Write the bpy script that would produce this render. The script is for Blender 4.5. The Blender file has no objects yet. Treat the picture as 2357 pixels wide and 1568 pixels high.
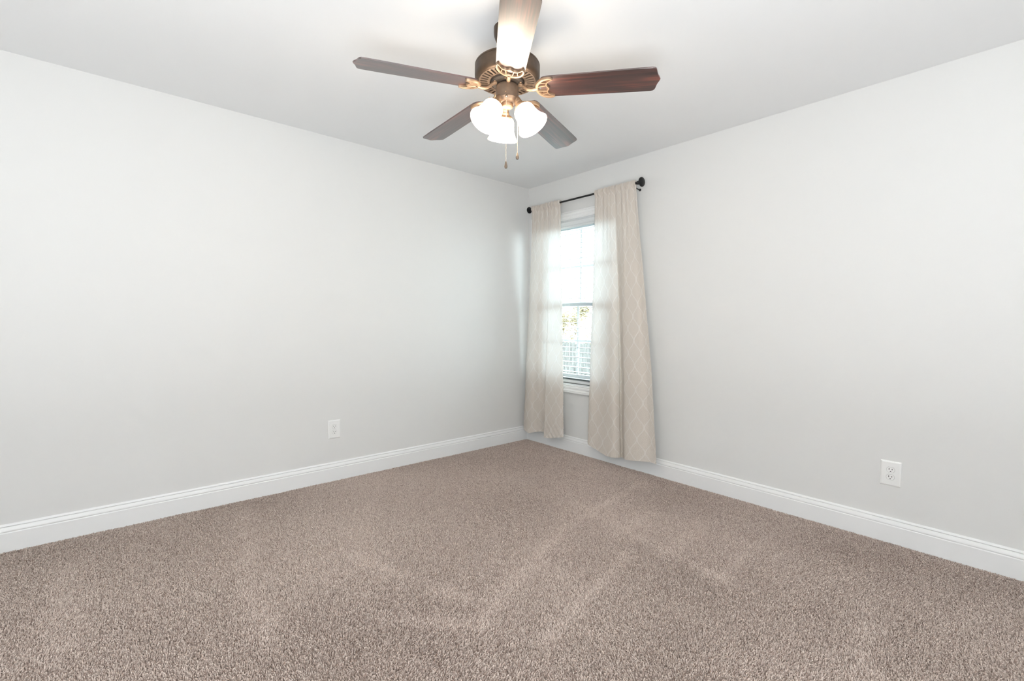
import bpy, bmesh, math, random
import numpy as np
from mathutils import Vector, Matrix

random.seed(7)
rng = np.random.default_rng(7)
PI = math.pi
C = bpy.context.scene.collection
S = bpy.context.scene

# ------------------------------------------------------------------ camera
H = 2.44                      # ceiling height, carpet surface at z = 0
F_PX, W_PX = 1075.4061, 2357
YAW, PITCH, ROLL = 0.8531, -0.0413, 0.0084
CAM = Vector((-3.1317, -3.3537, 1.1581))
d = Vector((math.cos(PITCH)*math.cos(YAW), math.cos(PITCH)*math.sin(YAW), math.sin(PITCH)))
r = Vector((math.sin(YAW), -math.cos(YAW), 0))
u = r.cross(d)
r2 = math.cos(ROLL)*r + math.sin(ROLL)*u
u2 = -math.sin(ROLL)*r + math.cos(ROLL)*u
cam_data = bpy.data.cameras.new('camera')
cam_data.sensor_width = 36
cam_data.lens = F_PX/W_PX*36
cam_data.clip_start = 0.05
cam = bpy.data.objects.new('camera', cam_data)
C.objects.link(cam)
M = Matrix((r2, u2, -d)).transposed().to_4x4()
M.translation = CAM
cam.matrix_world = M
S.camera = cam

# ------------------------------------------------------------------ world, lights, exposure
S.view_settings.view_transform = 'Standard'
S.view_settings.look = 'None'
S.view_settings.gamma = 1
S.view_settings.exposure = 0.27
world = bpy.data.worlds.new('overcast_sky')
S.world = world
world.use_nodes = True
bg = world.node_tree.nodes['Background']
bg.inputs['Color'].default_value = (0.84, 0.95, 1.0, 1)
bg.inputs['Strength'].default_value = 11.5

ROOM_X, ROOM_Y = -4.6, -4.9   # the two walls behind the camera


def area(name, loc, rot, sx, sy, power, color, portal=False):
    l = bpy.data.lights.new(name, 'AREA')
    l.shape = 'RECTANGLE'
    l.size, l.size_y, l.energy, l.color = sx, sy, power, color
    o = bpy.data.objects.new(name, l)
    o.location, o.rotation_euler = loc, rot
    if portal:
        l.cycles.is_portal = True
    C.objects.link(o)
    return o


# added, unseen soft area fill behind the camera, aimed up at the ceiling
area('ceiling_bounce_fill', (-3.45, -3.70, 0.62), (math.radians(180), 0, 0), 1.3, 1.3, 92, (0.935, 0.975, 1.0))
area('rear_fill', (-4.15, -4.45, 1.0), (math.radians(88), 0, math.radians(-12)), 1.0, 1.2, 25, (0.955, 0.982, 1.0))  # added level fill for the lower left wall, no real source
area('window_portal', (0.16, -0.587, 1.325), (0, PI/2, 0), 1.5, 0.95, 1, (1, 1, 1), True)


# ------------------------------------------------------------------ materials
def new_mat(name):
    m = bpy.data.materials.new(name)
    m.use_nodes = True
    nt = m.node_tree
    b = nt.nodes['Principled BSDF']
    return m, nt, b


def lk(nt, a, b):
    nt.links.new(a, b)


def principled(name, col, rough=0.5, metal=0.0, spec=0.5, coat=0.0):
    m, nt, b = new_mat(name)
    b.inputs['Base Color'].default_value = (*col, 1)
    b.inputs['Roughness'].default_value = rough
    b.inputs['Metallic'].default_value = metal
    b.inputs['Specular IOR Level'].default_value = spec
    b.inputs['Coat Weight'].default_value = coat
    return m


def noise_bump(m, scale, strength, dist=0.001, detail=4):
    nt = m.node_tree
    b = nt.nodes['Principled BSDF']
    tc = nt.nodes.new('ShaderNodeTexCoord')
    n = nt.nodes.new('ShaderNodeTexNoise')
    n.inputs['Scale'].default_value = scale
    n.inputs['Detail'].default_value = detail
    bp = nt.nodes.new('ShaderNodeBump')
    bp.inputs['Strength'].default_value = strength
    bp.inputs['Distance'].default_value = dist
    lk(nt, tc.outputs['Object'], n.inputs['Vector'])
    lk(nt, n.outputs['Fac'], bp.inputs['Height'])
    lk(nt, bp.outputs['Normal'], b.inputs['Normal'])
    return n


M_WALL = principled('wall_paint', (0.735, 0.735, 0.725), 0.65, spec=0.3)
noise_bump(M_WALL, 160, 0.10, 0.001)
M_CEIL = principled('ceiling_paint', (0.88, 0.885, 0.89), 0.85, spec=0.2)
noise_bump(M_CEIL, 120, 0.12, 0.001)
M_TRIM = principled('trim_paint', (0.83, 0.835, 0.835), 0.38, spec=0.45)
noise_bump(M_TRIM, 30, 0.04, 0.001)
M_VINYL = principled('white_vinyl', (0.70, 0.73, 0.74), 0.35)
noise_bump(M_VINYL, 60, 0.03, 0.001)
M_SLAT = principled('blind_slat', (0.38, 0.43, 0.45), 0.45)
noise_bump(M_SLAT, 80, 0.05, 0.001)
M_PLATE = principled('outlet_plastic', (0.86, 0.86, 0.85), 0.30)
noise_bump(M_PLATE, 90, 0.03, 0.0005)
M_GAP = principled('outlet_gap_grey', (0.30, 0.30, 0.29), 0.6)
M_SLOT = principled('outlet_slot_dark', (0.02, 0.018, 0.016), 0.6)
noise_bump(M_SLOT, 90, 0.03, 0.0005)
M_BLACK = principled('black_iron', (0.012, 0.012, 0.013), 0.38, metal=0.3)
noise_bump(M_BLACK, 200, 0.08, 0.0005)
M_CHAIN = principled('nickel_chain', (0.42, 0.36, 0.30), 0.35, metal=0.9)
noise_bump(M_CHAIN, 200, 0.04, 0.0005)
M_PEND = principled('dark_pendant', (0.16, 0.12, 0.09), 0.30, metal=0.6)
noise_bump(M_PEND, 120, 0.04, 0.0005)
M_CORD = principled('blind_cord', (0.74, 0.76, 0.76), 0.8)
noise_bump(M_CORD, 300, 0.2, 0.0005)


def bronze(name, c0, c1, rough, metal):
    m, nt, b = new_mat(name)
    b.inputs['Roughness'].default_value = rough
    b.inputs['Metallic'].default_value = metal
    tc = nt.nodes.new('ShaderNodeTexCoord')
    n = nt.nodes.new('ShaderNodeTexNoise')
    n.inputs['Scale'].default_value = 25
    n.inputs['Detail'].default_value = 5
    rp = nt.nodes.new('ShaderNodeValToRGB')
    rp.color_ramp.elements[0].position, rp.color_ramp.elements[1].position = 0.35, 0.7
    rp.color_ramp.elements[0].color, rp.color_ramp.elements[1].color = (*c0, 1), (*c1, 1)
    lk(nt, tc.outputs['Object'], n.inputs['Vector'])
    lk(nt, n.outputs['Fac'], rp.inputs['Fac'])
    lk(nt, rp.outputs['Color'], b.inputs['Base Color'])
    return m


M_BRONZE = bronze('antique_bronze', (0.075, 0.050, 0.034), (0.115, 0.078, 0.052), 0.42, 0.6)
M_BRASSY = bronze('burnished_bronze', (0.27, 0.18, 0.115), (0.36, 0.245, 0.16), 0.42, 0.6)
M_MID = bronze('satin_bronze', (0.15, 0.105, 0.075), (0.21, 0.15, 0.108), 0.45, 0.5)
M_DARKHOLE = principled('motor_recess_dark', (0.05, 0.038, 0.03), 0.7)
noise_bump(M_DARKHOLE, 60, 0.05, 0.001)


def wood():
    m, nt, b = new_mat('walnut_blade')
    b.inputs['Roughness'].default_value = 0.36
    b.inputs['Specular IOR Level'].default_value = 0.55
    b.inputs['Coat Weight'].default_value = 0.8
    b.inputs['Coat Roughness'].default_value = 0.30
    b.inputs['Coat IOR'].default_value = 2.0
    tc = nt.nodes.new('ShaderNodeTexCoord')
    mp = nt.nodes.new('ShaderNodeMapping')
    mp.inputs['Scale'].default_value = (1.4, 62, 62)
    n = nt.nodes.new('ShaderNodeTexNoise')
    n.inputs['Scale'].default_value = 1.6
    n.inputs['Detail'].default_value = 7
    n.inputs['Roughness'].default_value = 0.62
    n.inputs['Distortion'].default_value = 0.7
    mp2 = nt.nodes.new('ShaderNodeMapping')
    mp2.inputs['Scale'].default_value = (1.5, 15, 15)
    n2 = nt.nodes.new('ShaderNodeTexNoise')
    n2.inputs['Scale'].default_value = 1.5
    n2.inputs['Detail'].default_value = 2
    n2.inputs['Distortion'].default_value = 1.2
    mx = nt.nodes.new('ShaderNodeMix')
    mx.data_type = 'FLOAT'
    mx.inputs['Factor'].default_value = 0.45
    rp = nt.nodes.new('ShaderNodeValToRGB')
    e = rp.color_ramp.elements
    e[0].position, e[0].color = 0.38, (0.022, 0.011, 0.011, 1)
    e[1].position, e[1].color = 0.66, (0.230, 0.068, 0.045, 1)
    x = e.new(0.5)
    x.color = (0.066, 0.024, 0.020, 1)
    lk(nt, tc.outputs['Object'], mp.inputs['Vector'])
    lk(nt, mp.outputs['Vector'], n.inputs['Vector'])
    lk(nt, tc.outputs['Object'], mp2.inputs['Vector'])
    lk(nt, mp2.outputs['Vector'], n2.inputs['Vector'])
    lk(nt, n.outputs['Fac'], mx.inputs[2])
    lk(nt, n2.outputs['Fac'], mx.inputs[3])
    lk(nt, mx.outputs[0], rp.inputs['Fac'])
    lk(nt, rp.outputs['Color'], b.inputs['Base Color'])
    return m


M_WOOD = wood()


def lit_glass():
    m, nt, b = new_mat('lit_frosted_glass')
    b.inputs['Base Color'].default_value = (0.95, 0.93, 0.88, 1)
    b.inputs['Roughness'].default_value = 0.35
    b.inputs['Emission Color'].default_value = (1.0, 0.84, 0.66, 1)
    b.inputs['Emission Strength'].default_value = 17.0
    noise_bump(m, 40, 0.02, 0.0005)
    return m


M_SHADE = lit_glass()
M_BULB = principled('bulb_glass', (0.95, 0.93, 0.88), 0.4)
M_BULB.node_tree.nodes['Principled BSDF'].inputs['Emission Color'].default_value = (1, 0.85, 0.65, 1)
M_BULB.node_tree.nodes['Principled BSDF'].inputs['Emission Strength'].default_value = 20


def pane_mat():
    m, nt, b = new_mat('window_glass')
    out = nt.nodes['Material Output']
    tr = nt.nodes.new('ShaderNodeBsdfTransparent')
    tr.inputs['Color'].default_value = (0.97, 0.99, 0.985, 1)
    gl = nt.nodes.new('ShaderNodeBsdfGlossy')
    gl.inputs['Roughness'].default_value = 0.02
    lw = nt.nodes.new('ShaderNodeLayerWeight')
    p5 = nt.nodes.new('ShaderNodeMath')
    p5.operation = 'POWER'
    p5.inputs[1].default_value = 5.0
    fr = nt.nodes.new('ShaderNodeMath')
    fr.operation = 'MULTIPLY_ADD'
    fr.inputs[1].default_value = 0.9
    fr.inputs[2].default_value = 0.03
    lk(nt, lw.outputs['Facing'], p5.inputs[0])
    lk(nt, p5.outputs[0], fr.inputs[0])
    mx = nt.nodes.new('ShaderNodeMixShader')
    lk(nt, fr.outputs[0], mx.inputs['Fac'])
    lk(nt, tr.outputs['BSDF'], mx.inputs[1])
    lk(nt, gl.outputs['BSDF'], mx.inputs[2])
    lk(nt, mx.outputs['Shader'], out.inputs['Surface'])
    nt.nodes.remove(b)
    return m


M_PANE = pane_mat()


def math_node(nt, op, a, b=None, c=None):
    n = nt.nodes.new('ShaderNodeMath')
    n.operation = op
    for i, v in enumerate((a, b, c)):
        if v is None:
            continue
        if isinstance(v, (int, float)):
            n.inputs[i].default_value = v
        else:
            lk(nt, v, n.inputs[i])
    return n.outputs[0]


def curtain_mat():
    m, nt, b = new_mat('trellis_jacquard_fabric')
    out = nt.nodes['Material Output']
    nt.nodes.remove(b)
    uv = nt.nodes.new('ShaderNodeUVMap')
    uv.uv_map = 'cloth'
    sp = nt.nodes.new('ShaderNodeSeparateXYZ')
    lk(nt, uv.outputs['UV'], sp.inputs['Vector'])
    U, V = sp.outputs['X'], sp.outputs['Y']
    WU, HV = 0.125, 0.185
    cosv = math_node(nt, 'MULTIPLY', math_node(nt, 'COSINE', math_node(nt, 'MULTIPLY', V, 2*PI/HV)), 0.235)
    un = math_node(nt, 'DIVIDE', U, WU)

    def fam(sign, off):
        x = math_node(nt, 'ADD', math_node(nt, 'SUBTRACT', un, math_node(nt, 'MULTIPLY', cosv, sign)), off)
        fr_ = math_node(nt, 'FRACT', x)
        return math_node(nt, 'ABSOLUTE', math_node(nt, 'SUBTRACT', fr_, 0.5))
    dd = math_node(nt, 'MINIMUM', fam(1, 0.0), fam(-1, 0.5))
    line = nt.nodes.new('ShaderNodeMapRange')
    line.interpolation_type = 'SMOOTHSTEP'
    lk(nt, dd, line.inputs['Value'])
    line.inputs['From Min'].default_value = 0.018
    line.inputs['From Max'].default_value = 0.055
    line.inputs['To Min'].default_value = 1
    line.inputs['To Max'].default_value = 0
    # woven slub: fine crossing threads
    mp = nt.nodes.new('ShaderNodeMapping')
    mp.inputs['Scale'].default_value = (170, 620, 1)
    lk(nt, uv.outputs['UV'], mp.inputs['Vector'])
    nz = nt.nodes.new('ShaderNodeTexNoise')
    nz.inputs['Scale'].default_value = 1.0
    nz.inputs['Detail'].default_value = 3
    lk(nt, mp.outputs['Vector'], nz.inputs['Vector'])
    base = nt.nodes.new('ShaderNodeValToRGB')
    base.color_ramp.elements[0].position, base.color_ramp.elements[1].position = 0.34, 0.66
    base.color_ramp.elements[0].color = (0.54, 0.478, 0.415, 1)
    base.color_ramp.elements[1].color = (0.84, 0.765, 0.695, 1)
    lk(nt, nz.outputs['Fac'], base.inputs['Fac'])
    mix = nt.nodes.new('ShaderNodeMix')
    mix.data_type = 'RGBA'
    lk(nt, math_node(nt, 'MULTIPLY', line.outputs['Result'], 0.40), mix.inputs['Factor'])
    lk(nt, base.outputs['Color'], mix.inputs[6])
    mix.inputs[7].default_value = (0.97, 0.945, 0.91, 1)
    bp = nt.nodes.new('ShaderNodeBump')
    bp.inputs['Strength'].default_value = 0.35
    bp.inputs['Distance'].default_value = 0.0015
    lk(nt, math_node(nt, 'ADD', nz.outputs['Fac'], math_node(nt, 'MULTIPLY', line.outputs['Result'], 0.8)), bp.inputs['Height'])
    df = nt.nodes.new('ShaderNodeBsdfDiffuse')
    tl = nt.nodes.new('ShaderNodeBsdfTranslucent')
    tp = nt.nodes.new('ShaderNodeBsdfRefraction')      # light scattered forward through the open weave
    tp.inputs['Color'].default_value = (0.86, 0.96, 1.0, 1)
    tp.inputs['Roughness'].default_value = 0.8
    tp.inputs['IOR'].default_value = 1.30
    lk(nt, mix.outputs[2], df.inputs['Color'])
    lk(nt, bp.outputs['Normal'], df.inputs['Normal'])
    dk = nt.nodes.new('ShaderNodeMix')
    dk.data_type = 'RGBA'
    lk(nt, line.outputs['Result'], dk.inputs['Factor'])
    dk.inputs[6].default_value = (0.90, 0.91, 0.90, 1)
    dk.inputs[7].default_value = (0.70, 0.72, 0.73, 1)
    lk(nt, dk.outputs[2], tl.inputs['Color'])
    m1 = nt.nodes.new('ShaderNodeMixShader')
    m1.inputs['Fac'].default_value = 0.14
    lk(nt, df.outputs['BSDF'], m1.inputs[1])
    lk(nt, tl.outputs['BSDF'], m1.inputs[2])
    m2 = nt.nodes.new('ShaderNodeMixShader')
    m2.inputs['Fac'].default_value = 0.038
    lk(nt, m1.outputs['Shader'], m2.inputs[1])
    lk(nt, tp.outputs['BSDF'], m2.inputs[2])
    lk(nt, m2.outputs['Shader'], out.inputs['Surface'])
    return m


M_CURTAIN = curtain_mat()


def carpet_base_mat():
    m, nt, b = new_mat('carpet_backing')
    b.inputs['Roughness'].default_value = 1.0
    b.inputs['Specular IOR Level'].default_value = 0.0
    tc = nt.nodes.new('ShaderNodeTexCoord')
    vo = nt.nodes.new('ShaderNodeTexVoronoi')
    vo.inputs['Scale'].default_value = 220
    rp = nt.nodes.new('ShaderNodeValToRGB')
    rp.color_ramp.elements[0].color = (0.40, 0.325, 0.28, 1)
    rp.color_ramp.elements[1].color = (0.27, 0.215, 0.185, 1)  # darker between cells: shade between tufts put into the colour
    bp = nt.nodes.new('ShaderNodeBump')
    bp.invert = True
    bp.inputs['Strength'].default_value = 0.8
    bp.inputs['Distance'].default_value = 0.004
    lk(nt, tc.outputs['Object'], vo.inputs['Vector'])
    lk(nt, vo.outputs['Distance'], rp.inputs['Fac'])
    lk(nt, vo.outputs['Distance'], bp.inputs['Height'])
    lk(nt, rp.outputs['Color'], b.inputs['Base Color'])
    lk(nt, bp.outputs['Normal'], b.inputs['Normal'])
    return m


def carpet_pile_mat():
    m, nt, b = new_mat('carpet_yarn')
    out = nt.nodes['Material Output']
    nt.nodes.remove(b)
    at = nt.nodes.new('ShaderNodeAttribute')
    at.attribute_name = 'yarn'
    rp = nt.nodes.new('ShaderNodeValToRGB')
    e = rp.color_ramp.elements
    e[0].position, e[0].color = 0.0, (0.37, 0.285, 0.245, 1)
    e[1].position, e[1].color = 1.0, (0.74, 0.635, 0.57, 1)
    x = e.new(0.5)
    x.color = (0.585, 0.485, 0.43, 1)
    lk(nt, at.outputs['Fac'], rp.inputs['Fac'])
    df = nt.nodes.new('ShaderNodeBsdfDiffuse')
    lk(nt, rp.outputs['Color'], df.inputs['Color'])
    lk(nt, df.outputs['BSDF'], out.inputs['Surface'])
    return m


M_BACKING = carpet_base_mat()
M_YARN = carpet_pile_mat()


def ramp_noise(name, c0, c1, scale, rough=0.9, stretch=(1, 1, 1)):
    m, nt, b = new_mat(name)
    b.inputs['Roughness'].default_value = rough
    b.inputs['Specular IOR Level'].default_value = 0.1
    tc = nt.nodes.new('ShaderNodeTexCoord')
    mp = nt.nodes.new('ShaderNodeMapping')
    mp.inputs['Scale'].default_value = stretch
    n = nt.nodes.new('ShaderNodeTexNoise')
    n.inputs['Scale'].default_value = scale
    n.inputs['Detail'].default_value = 5
    rp = nt.nodes.new('ShaderNodeValToRGB')
    rp.color_ramp.elements[0].position, rp.color_ramp.elements[1].position = 0.3, 0.7
    rp.color_ramp.elements[0].color, rp.color_ramp.elements[1].color = (*c0, 1), (*c1, 1)
    lk(nt, tc.outputs['Object'], mp.inputs['Vector'])
    lk(nt, mp.outputs['Vector'], n.inputs['Vector'])
    lk(nt, n.outputs['Fac'], rp.inputs['Fac'])
    lk(nt, rp.outputs['Color'], b.inputs['Base Color'])
    return m


M_FENCE = ramp_noise('weathered_fence_wood', (0.035, 0.036, 0.035), (0.105, 0.107, 0.103), 3.0, stretch=(9, 9, 1))
M_GROUND = ramp_noise('pale_bounce_ground', (0.66, 0.65, 0.60), (0.80, 0.79, 0.74), 2.0)  # unseen yard, colour raised to bounce more daylight onto the ceiling
M_LEAF = ramp_noise('autumn_leaf', (0.26, 0.225, 0.13), (0.42, 0.375, 0.24), 1.5)
M_BARK = ramp_noise('grey_bark', (0.08, 0.06, 0.045), (0.16, 0.13, 0.10), 6.0)


# ------------------------------------------------------------------ mesh helpers
def obj(name, bm, mat, parent=None, smooth=None, kind=None):
    me = bpy.data.meshes.new(name)
    bmesh.ops.recalc_face_normals(bm, faces=bm.faces[:])
    if smooth is not None:
        for f in bm.faces:
            f.smooth = True
        for e in bm.edges:
            if len(e.link_faces) == 2 and e.calc_face_angle(0) > math.radians(smooth):
                e.smooth = False
    bm.to_mesh(me)
    bm.free()
    o = bpy.data.objects.new(name, me)
    C.objects.link(o)
    if mat is not None:
        me.materials.append(mat)
    if parent is not None:
        o.parent = parent
    if kind:
        o['kind'] = kind
    return o


def tag(o, label, cat, group=None, kind=None):
    o['label'], o['category'] = label, cat
    if group:
        o['group'] = group
    if kind:
        o['kind'] = kind
    return o


def empty(name, loc, rot=(0, 0, 0), label=None, cat=None, group=None, kind=None, parent=None):
    o = bpy.data.objects.new(name, None)
    o.empty_display_size = 0.05
    o.location, o.rotation_euler = loc, rot
    C.objects.link(o)
    if label:
        tag(o, label, cat, group, kind)
    elif kind:
        o['kind'] = kind
    if parent is not None:
        o.parent = parent
    return o


def box(bm, x0, x1, y0, y1, z0, z1, bev=0.0, mat=None):
    vs = [bm.verts.new((x, y, z)) for x in (x0, x1) for y in (y0, y1) for z in (z0, z1)]
    q = [(0, 1, 3, 2), (4, 6, 7, 5), (0, 4, 5, 1), (2, 3, 7, 6), (0, 2, 6, 4), (1, 5, 7, 3)]
    fs = [bm.faces.new([vs[i] for i in f]) for f in q]
    if bev:
        es = list({e for f in fs for e in f.edges})
        bmesh.ops.bevel(bm, geom=es, offset=bev, segments=2, affect='EDGES', profile=0.6)
    elif mat is not None:
        bmesh.ops.transform(bm, matrix=mat, verts=vs)
    return vs


def lathe(bm, prof, n=48, mat=None, a0=0.0, cap=True):
    """prof: list of (radius, z); closed at radius 0."""
    rings, new = [], []
    for rr, z in prof:
        if rr < 1e-6:
            v = bm.verts.new((0, 0, z)); new.append(v); rings.append([v])
        else:
            ring = [bm.verts.new((rr*math.cos(a0+2*PI*i/n), rr*math.sin(a0+2*PI*i/n), z)) for i in range(n)]
            new += ring; rings.append(ring)
    for A, B in zip(rings, rings[1:]):
        for i in range(n):
            j = (i+1) % n
            if len(A) == 1 and len(B) == 1:
                continue
            if len(A) == 1:
                bm.faces.new((A[0], B[j], B[i]))
            elif len(B) == 1:
                bm.faces.new((A[i], A[j], B[0]))
            else:
                bm.faces.new((A[i], A[j], B[j], B[i]))
    if mat is not None:
        bmesh.ops.transform(bm, matrix=mat, verts=new)
    return new


def tube(bm, pts, rad, n=10, cap=True, flat=1.0, up=None):
    pts = [Vector(p) for p in pts]
    if not hasattr(rad, '__len__'):
        rad = [rad]*len(pts)
    rings = []
    prev = None
    for i, p in enumerate(pts):
        t = (pts[min(i+1, len(pts)-1)] - pts[max(i-1, 0)]).normalized()
        ref = Vector(up) if up is not None else (prev if prev is not None else (Vector((0, 0, 1)) if abs(t.z) < 0.9 else Vector((1, 0, 0))))
        a = t.cross(ref)
        if a.length < 1e-6:
            a = t.cross(Vector((1, 0, 0)))
        a.normalize()
        b = a.cross(t).normalized()
        prev = b
        rings.append([bm.verts.new(p + a*math.cos(2*PI*k/n)*rad[i] + b*math.sin(2*PI*k/n)*rad[i]*flat) for k in range(n)])
    for A, B in zip(rings, rings[1:]):
        for k in range(n):
            bm.faces.new((A[k], A[(k+1) % n], B[(k+1) % n], B[k]))
    if cap:
        bm.faces.new(rings[0][::-1]); bm.faces.new(rings[-1])
    return rings


def catmull(pts, per=8):
    P = [np.array(p, float) for p in pts]
    P = [2*P[0]-P[1]] + P + [2*P[-1]-P[-2]]
    out = []
    for i in range(1, len(P)-2):
        for k in range(per):
            t = k/per
            out.append(0.5*((2*P[i]) + (-P[i-1]+P[i+1])*t + (2*P[i-1]-5*P[i]+4*P[i+1]-P[i+2])*t*t + (-P[i-1]+3*P[i]-3*P[i+1]+P[i+2])*t**3))
    out.append(P[-2])
    return [Vector(p) for p in out]


def prism(bm, outline, z0, z1, mat=None):
    """outline: list of (x, y) counter-clockwise, extruded z0..z1"""
    A = [bm.verts.new((x, y, z0)) for x, y in outline]
    B = [bm.verts.new((x, y, z1)) for x, y in outline]
    n = len(outline)
    bm.faces.new(A[::-1]); bm.faces.new(B)
    for i in range(n):
        bm.faces.new((A[i], A[(i+1) % n], B[(i+1) % n], B[i]))
    if mat is not None:
        bmesh.ops.transform(bm, matrix=mat, verts=A+B)
    return A+B


# ------------------------------------------------------------------ room shell
WIN = (-1.055, -0.119, 0.595, 2.062)     # y0, y1, z0, z1 of the opening in wall_right


def wall_with_hole(name, axis, pos, thick, a0, a1, hole):
    """a wall in the plane axis = pos, going outward by thick, along the other axis a0..a1; hole (h0, h1, z0, z1)"""
    bm = bmesh.new()
    h0, h1, z0, z1 = hole
    for (p, q, s, t) in ((a0, h0, -0.05, H+0.05), (h1, a1, -0.05, H+0.05), (h0, h1, -0.05, z0), (h0, h1, z1, H+0.05)):
        lo, hi = min(pos, pos+thick), max(pos, pos+thick)
        if axis == 'x':
            box(bm, lo, hi, p, q, s, t)
        else:
            box(bm, p, q, lo, hi, s, t)
    return obj(name, bm, M_WALL, kind='structure')


wall_with_hole('wall_right', 'x', 0.0, 0.15, ROOM_Y, 0.15, WIN)
bm = bmesh.new(); box(bm, ROOM_X-0.15, 0.0, 0.0, 0.15, -0.05, H+0.05)
obj('wall_left', bm, M_WALL, kind='structure')
bm = bmesh.new(); box(bm, ROOM_X-0.15, ROOM_X, ROOM_Y-0.15, 0.0, -0.05, H+0.05)
obj('wall_back', bm, M_WALL, kind='structure')
bm = bmesh.new(); box(bm, ROOM_X, 0.15, ROOM_Y-0.15, ROOM_Y, -0.05, H+0.05)
obj('wall_near', bm, M_WALL, kind='structure')
bm = bmesh.new(); box(bm, ROOM_X-0.15, 0.15, ROOM_Y-0.15, 0.15, H, H+0.12)
obj('ceiling', bm, M_CEIL, kind='structure')
bm = bmesh.new(); box(bm, ROOM_X-0.15, 0.15, ROOM_Y-0.15, 0.15, -0.13, -0.009)
obj('floor', bm, M_BACKING, kind='structure')

BASE_PROF = [(0.0, -0.009), (0.0148, -0.009), (0.0148, 0.0895), (0.0122, 0.0925), (0.0116, 0.0950), (0.0140, 0.0978), (0.0142, 0.1005),
             (0.0128, 0.1060), (0.0102, 0.1130), (0.0080, 0.1180), (0.0060, 0.1188), (0.0060, 0.1200), (0.0086, 0.1216), (0.0090, 0.1240),
             (0.0078, 0.1280), (0.0050, 0.1315), (0.0020, 0.1330), (0.0, 0.1330)]


def baseboard(name, mapping, s0, s1, m0, m1):
    """profile swept along a wall from s0 to s1; m0, m1: mitre slopes at the ends"""
    bm = bmesh.new()
    rows = []
    for s, m in ((s0, m0), (s1, m1)):
        rows.append([bm.verts.new(mapping(s + m*dd, dd, z)) for dd, z in BASE_PROF])
    n = len(BASE_PROF)
    for i in range(n):
        bm.faces.new((rows[0][i], rows[1][i], rows[1][(i+1) % n], rows[0][(i+1) % n]))
    bm.faces.new(rows[0][::-1]); bm.faces.new(rows[1])
    return obj(name, bm, M_TRIM, smooth=25, kind='structure')


baseboard('baseboard_left', lambda s, dd, z: (s, -dd, z), ROOM_X, 0.0, 1, -1)
baseboard('baseboard_right', lambda s, dd, z: (-dd, s, z), ROOM_Y, 0.0, 1, -1)

# ------------------------------------------------------------------ window in the right wall
CASE_PROF = [(0.0, 0.0), (0.0, 0.009), (0.003, 0.0115), (0.008, 0.0115), (0.0095, 0.0085), (0.012, 0.0085), (0.018, 0.0125), (0.030, 0.0135),
             (0.034, 0.0135), (0.0355, 0.0110), (0.038, 0.0110), (0.046, 0.0150), (0.052, 0.0178), (0.055, 0.0178), (0.0565, 0.0155), (0.059, 0.0155),
             (0.061, 0.0190), (0.069, 0.0190), (0.071, 0.0165), (0.071, 0.0)]


def casing(bm, y0, y1, z0, z1):
    cor = [(y0, z0, -1, -1), (y1, z0, 1, -1), (y1, z1, 1, 1), (y0, z1, -1, 1)]
    rows = [[bm.verts.new((-p, y+sy*o, z+sz*o)) for o, p in CASE_PROF] for y, z, sy, sz in cor]
    n = len(CASE_PROF)
    for a in range(4):
        A, B = rows[a], rows[(a+1) % 4]
        for i in range(n-1):
            bm.faces.new((A[i], B[i], B[i+1], A[i+1]))


y0, y1, z0, z1 = WIN
win = empty('window_1', (0.0, (y0+y1)/2, z0), kind='structure')
wy, wz = (y0+y1)/2, z0


def wobj(name, bm, mat, parent=None, smooth=None):
    bmesh.ops.translate(bm, vec=(0, -wy, -wz), verts=bm.verts[:])
    o = obj(name, bm, mat, win if parent is None else parent, smooth)
    return o


bm = bmesh.new(); casing(bm, y0, y1, z0, z1)
wobj('window_casing', bm, M_TRIM, smooth=25)
bm = bmesh.new()                                  # jamb lining and vinyl frame
T = 0.012
box(bm, -0.001, 0.15, y0, y0+T, z0, z1); box(bm, -0.001, 0.15, y1-T, y1, z0, z1)
box(bm, -0.001, 0.15, y0+T, y1-T, z1-T, z1); box(bm, -0.001, 0.15, y0+T, y1-T, z0, z0+T)
FV = 0.048
for (a, b_, s, t) in ((y0+T, y0+FV, z0+T, z1-T), (y1-FV, y1-T, z0+T, z1-T), (y0+FV, y1-FV, z1-FV, z1-T), (y0+FV, y1-FV, z0+T, z0+FV)):
    box(bm, 0.054, 0.125, a, b_, s, t)
wobj('window_frame', bm, M_VINYL)
ZM = 1.312                                         # meeting rail height


def sash(x0, x1, sa, sb):
    bm = bmesh.new()
    ST = 0.046
    a, b_ = y0+FV, y1-FV
    box(bm, x0, x1, a, a+ST, sa, sb, 0.003); box(bm, x0, x1, b_-ST, b_, sa, sb, 0.003)
    box(bm, x0+0.001, x1-0.001, a+ST-0.002, b_-ST+0.002, sa, sa+0.042, 0.003); box(bm, x0+0.001, x1-0.001, a+ST-0.002, b_-ST+0.002, sb-0.036, sb, 0.003)
    o = wobj('sash', bm, M_VINYL)
    bm = bmesh.new()
    xm = (x0+x1)/2
    c = (a+b_)/2
    box(bm, xm-0.005, xm+0.004, c-0.009, c+0.009, sa+0.04, sb-0.035, 0.002)
    h = (sa+sb)/2
    box(bm, xm-0.0045, xm+0.0035, a+ST-0.002, b_-ST+0.002, h-0.009, h+0.009, 0.002)
    wobj('muntin', bm, M_VINYL, o)
    bm = bmesh.new()
    box(bm, xm+0.006, xm+0.010, a+ST-0.004, b_-ST+0.004, sa+0.038, sb-0.032)
    wobj('pane', bm, M_PANE, o)


sash(0.084, 0.112, ZM-0.018, z1-FV)
sash(0.056, 0.082, z0+FV, ZM+0.020)

# ------------------------------------------------------------------ blind inside the window
bl = empty('window_blind', (0.026, wy, z1-T), label='white horizontal-slat blind hanging open inside the window between the curtains', cat='blind')


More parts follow.
